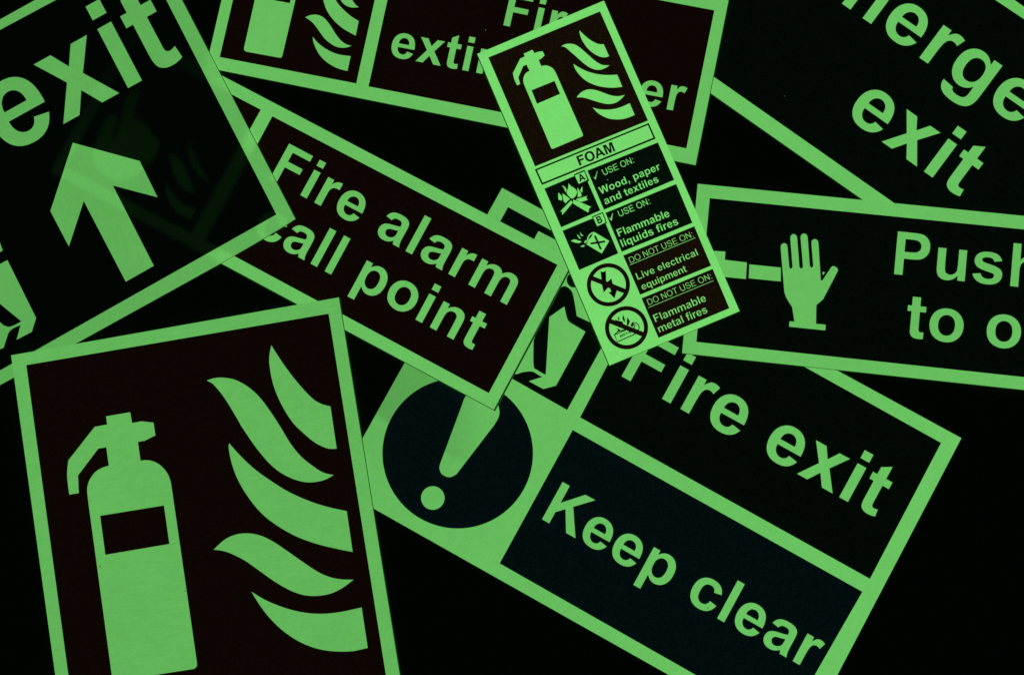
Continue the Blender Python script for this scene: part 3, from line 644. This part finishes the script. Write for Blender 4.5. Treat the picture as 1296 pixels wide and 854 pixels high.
# ================================================================== LARGE EXTINGUISHER AND FLAMES (lower left)
G_ = Sign('large_fire_extinguisher_sign', 'large red sign with a big extinguisher and five flames at the lower left',
    [(13.9, 449.5), (429.5, 376.1), (526, 973), (97, 1050)], glow_mat('glow_large', 0.448, brush=(70, 620, -0.10, 0.20), slope=(0.0, 0.12)),
    [(20, 450, 2.3), (430, 380, 2.4), (300, 854, 0.5)], 'sign', rims=[.1, .75, 0, .1])
p = G_.sheet('red_panel', [[(33.3, 461.9), (415.9, 396.9), (505, 958), (110, 1026)]], RED, 1)
g1 = Z(70, 510, 7.117, [(458, 118, 1), (675, 82, 1), (692, 178, 1), (730, 172), (775, 163, 1), (885, 175, 1), (902, 290, 1), (805, 338, 1), (745, 348, 1), (768, 517, 1), (830, 513), (900, 530), (965, 575), (1015, 640), (1042, 715, 1)]) \
   + Z(100, 620, 3.65, [(545, 795, 1), (544, 812), (532, 824, 1), (160, 882, 1), (152, 854, 1), (42, 45, 1)]) \
   + Z(70, 510, 7.117, [(288, 790), (291, 745), (310, 690), (355, 625), (415, 585), (483, 562, 1), (460, 397, 1), (388, 408, 1), (205, 650, 1), (212, 808, 1), (127, 823, 1), (107, 650), (118, 515, 1), (355, 213, 1), (467, 192, 1)])
G_.sheet('extinguisher_symbol', [smooth(g1)], G_.glow, 2, p)
G_.sheet('symbol_label', [Z(100, 620, 3.65, [(98, 118), (393, 70), (418, 248), (122, 298)])], RED, 3, p)
a2 = lambda pts: Z(250, 430, 6.568, pts)
a3 = lambda pts: Z(280, 540, 5.337, pts)
a4 = lambda pts: Z(260, 660, 5.023, pts)
fl = [
 a2([(614, 45, 1), (680, 150), (780, 290), (880, 410), (960, 490), (1030, 532), (1105, 552, 1)]) + a3([(780, 147, 1), (720, 145), (640, 110), (570, 55), (512, 0)]) + a2([(880, 780), (780, 670), (690, 520), (630, 370), (600, 220), (598, 130)]),
 a2([(77, 338, 1), (140, 318), (210, 314), (300, 328), (390, 370), (470, 430), (540, 505), (620, 615), (700, 740)]) + a3([(400, 0), (470, 115), (540, 200), (620, 265), (690, 308), (760, 325, 1), (690, 360), (600, 374), (520, 362), (430, 325), (340, 260), (240, 145), (140, 0)]) + a2([(340, 670), (230, 490), (160, 400), (120, 360)]),
 a3([(53, 110, 1), (130, 195), (220, 280), (330, 360), (460, 440), (600, 502), (720, 540), (848, 568, 1), (888, 843, 1), (780, 822), (640, 787), (500, 735), (370, 660), (270, 580), (180, 470), (110, 350), (70, 240), (52, 150)]),
 a4([(52, 177, 1), (120, 115), (190, 82), (270, 73), (350, 87), (430, 125), (520, 185), (620, 255), (720, 320), (800, 353), (870, 365), (942, 367, 1), (870, 420), (790, 457), (700, 470), (620, 463), (540, 435), (450, 385), (350, 315), (250, 245), (160, 200), (100, 182)]),
 a4([(293, 443, 1), (370, 490), (460, 530), (560, 562), (660, 580), (760, 583), (870, 570), (993, 543, 1), (1032, 800, 1), (940, 820), (850, 823), (760, 815), (670, 792), (570, 745), (480, 680), (400, 600), (340, 520)])]
for f in fl: G_.sheet('flame', [smooth(f)], G_.glow, 2, p)

# ------------------------------------------------------------------ specks and scratches
def speck(S, x, y, r, mat=DUST, n=7, lvl=5):
    S.sheet('speck', [[(x + r * (1 + 0.35 * math.sin(3.1 * k + x)) * math.cos(2 * math.pi * k / n), y + r * 0.8 * (1 + 0.3 * math.cos(2.3 * k + y)) * math.sin(2 * math.pi * k / n)) for k in range(n)]], mat, lvl)
def scratch(S, pts, w, mat=DUST): S.sheet('scratch', [stroke(pts, w)], mat, 5)
SOFT = glow_mat('worn_glow', 0.30)
speck(A_, 147, 221, 1.1, SOFT); speck(A_, 142.5, 279, 0.8, SOFT); speck(A_, 341.8, 222.8, 1.1, SOFT)
scratch(G_, [(125.5, 715.6), (128.2, 717.2)], 0.9); speck(G_, 234.2, 747, 0.8); speck(G_, 481.8, 743.8, 0.8, SOFT)
scratch(C_, [(480.5, 433.5), (484, 430.5)], 1.5, SOFT); speck(C_, 463.5, 421, .5, SOFT)
scratch(E_, [(1160, 526), (1168, 533), (1177.5, 539.5)], 0.5, SOFT); scratch(E_, [(1169, 537), (1177, 538.5)], 0.55, SOFT); scratch(E_, [(1177, 538), (1184, 542.5)], 0.4, SOFT)
speck(E_, 526, 659, 0.7, SOFT); speck(E_, 895.8, 768.8, 0.8); speck(E_, 1103.6, 604.2, 0.6)
speck(B_, 614.8, 38.4, 0.6, SOFT); speck(D_, 769, 227.7, 0.7, SOFT); speck(H, 993, 122, .4, SOFT)
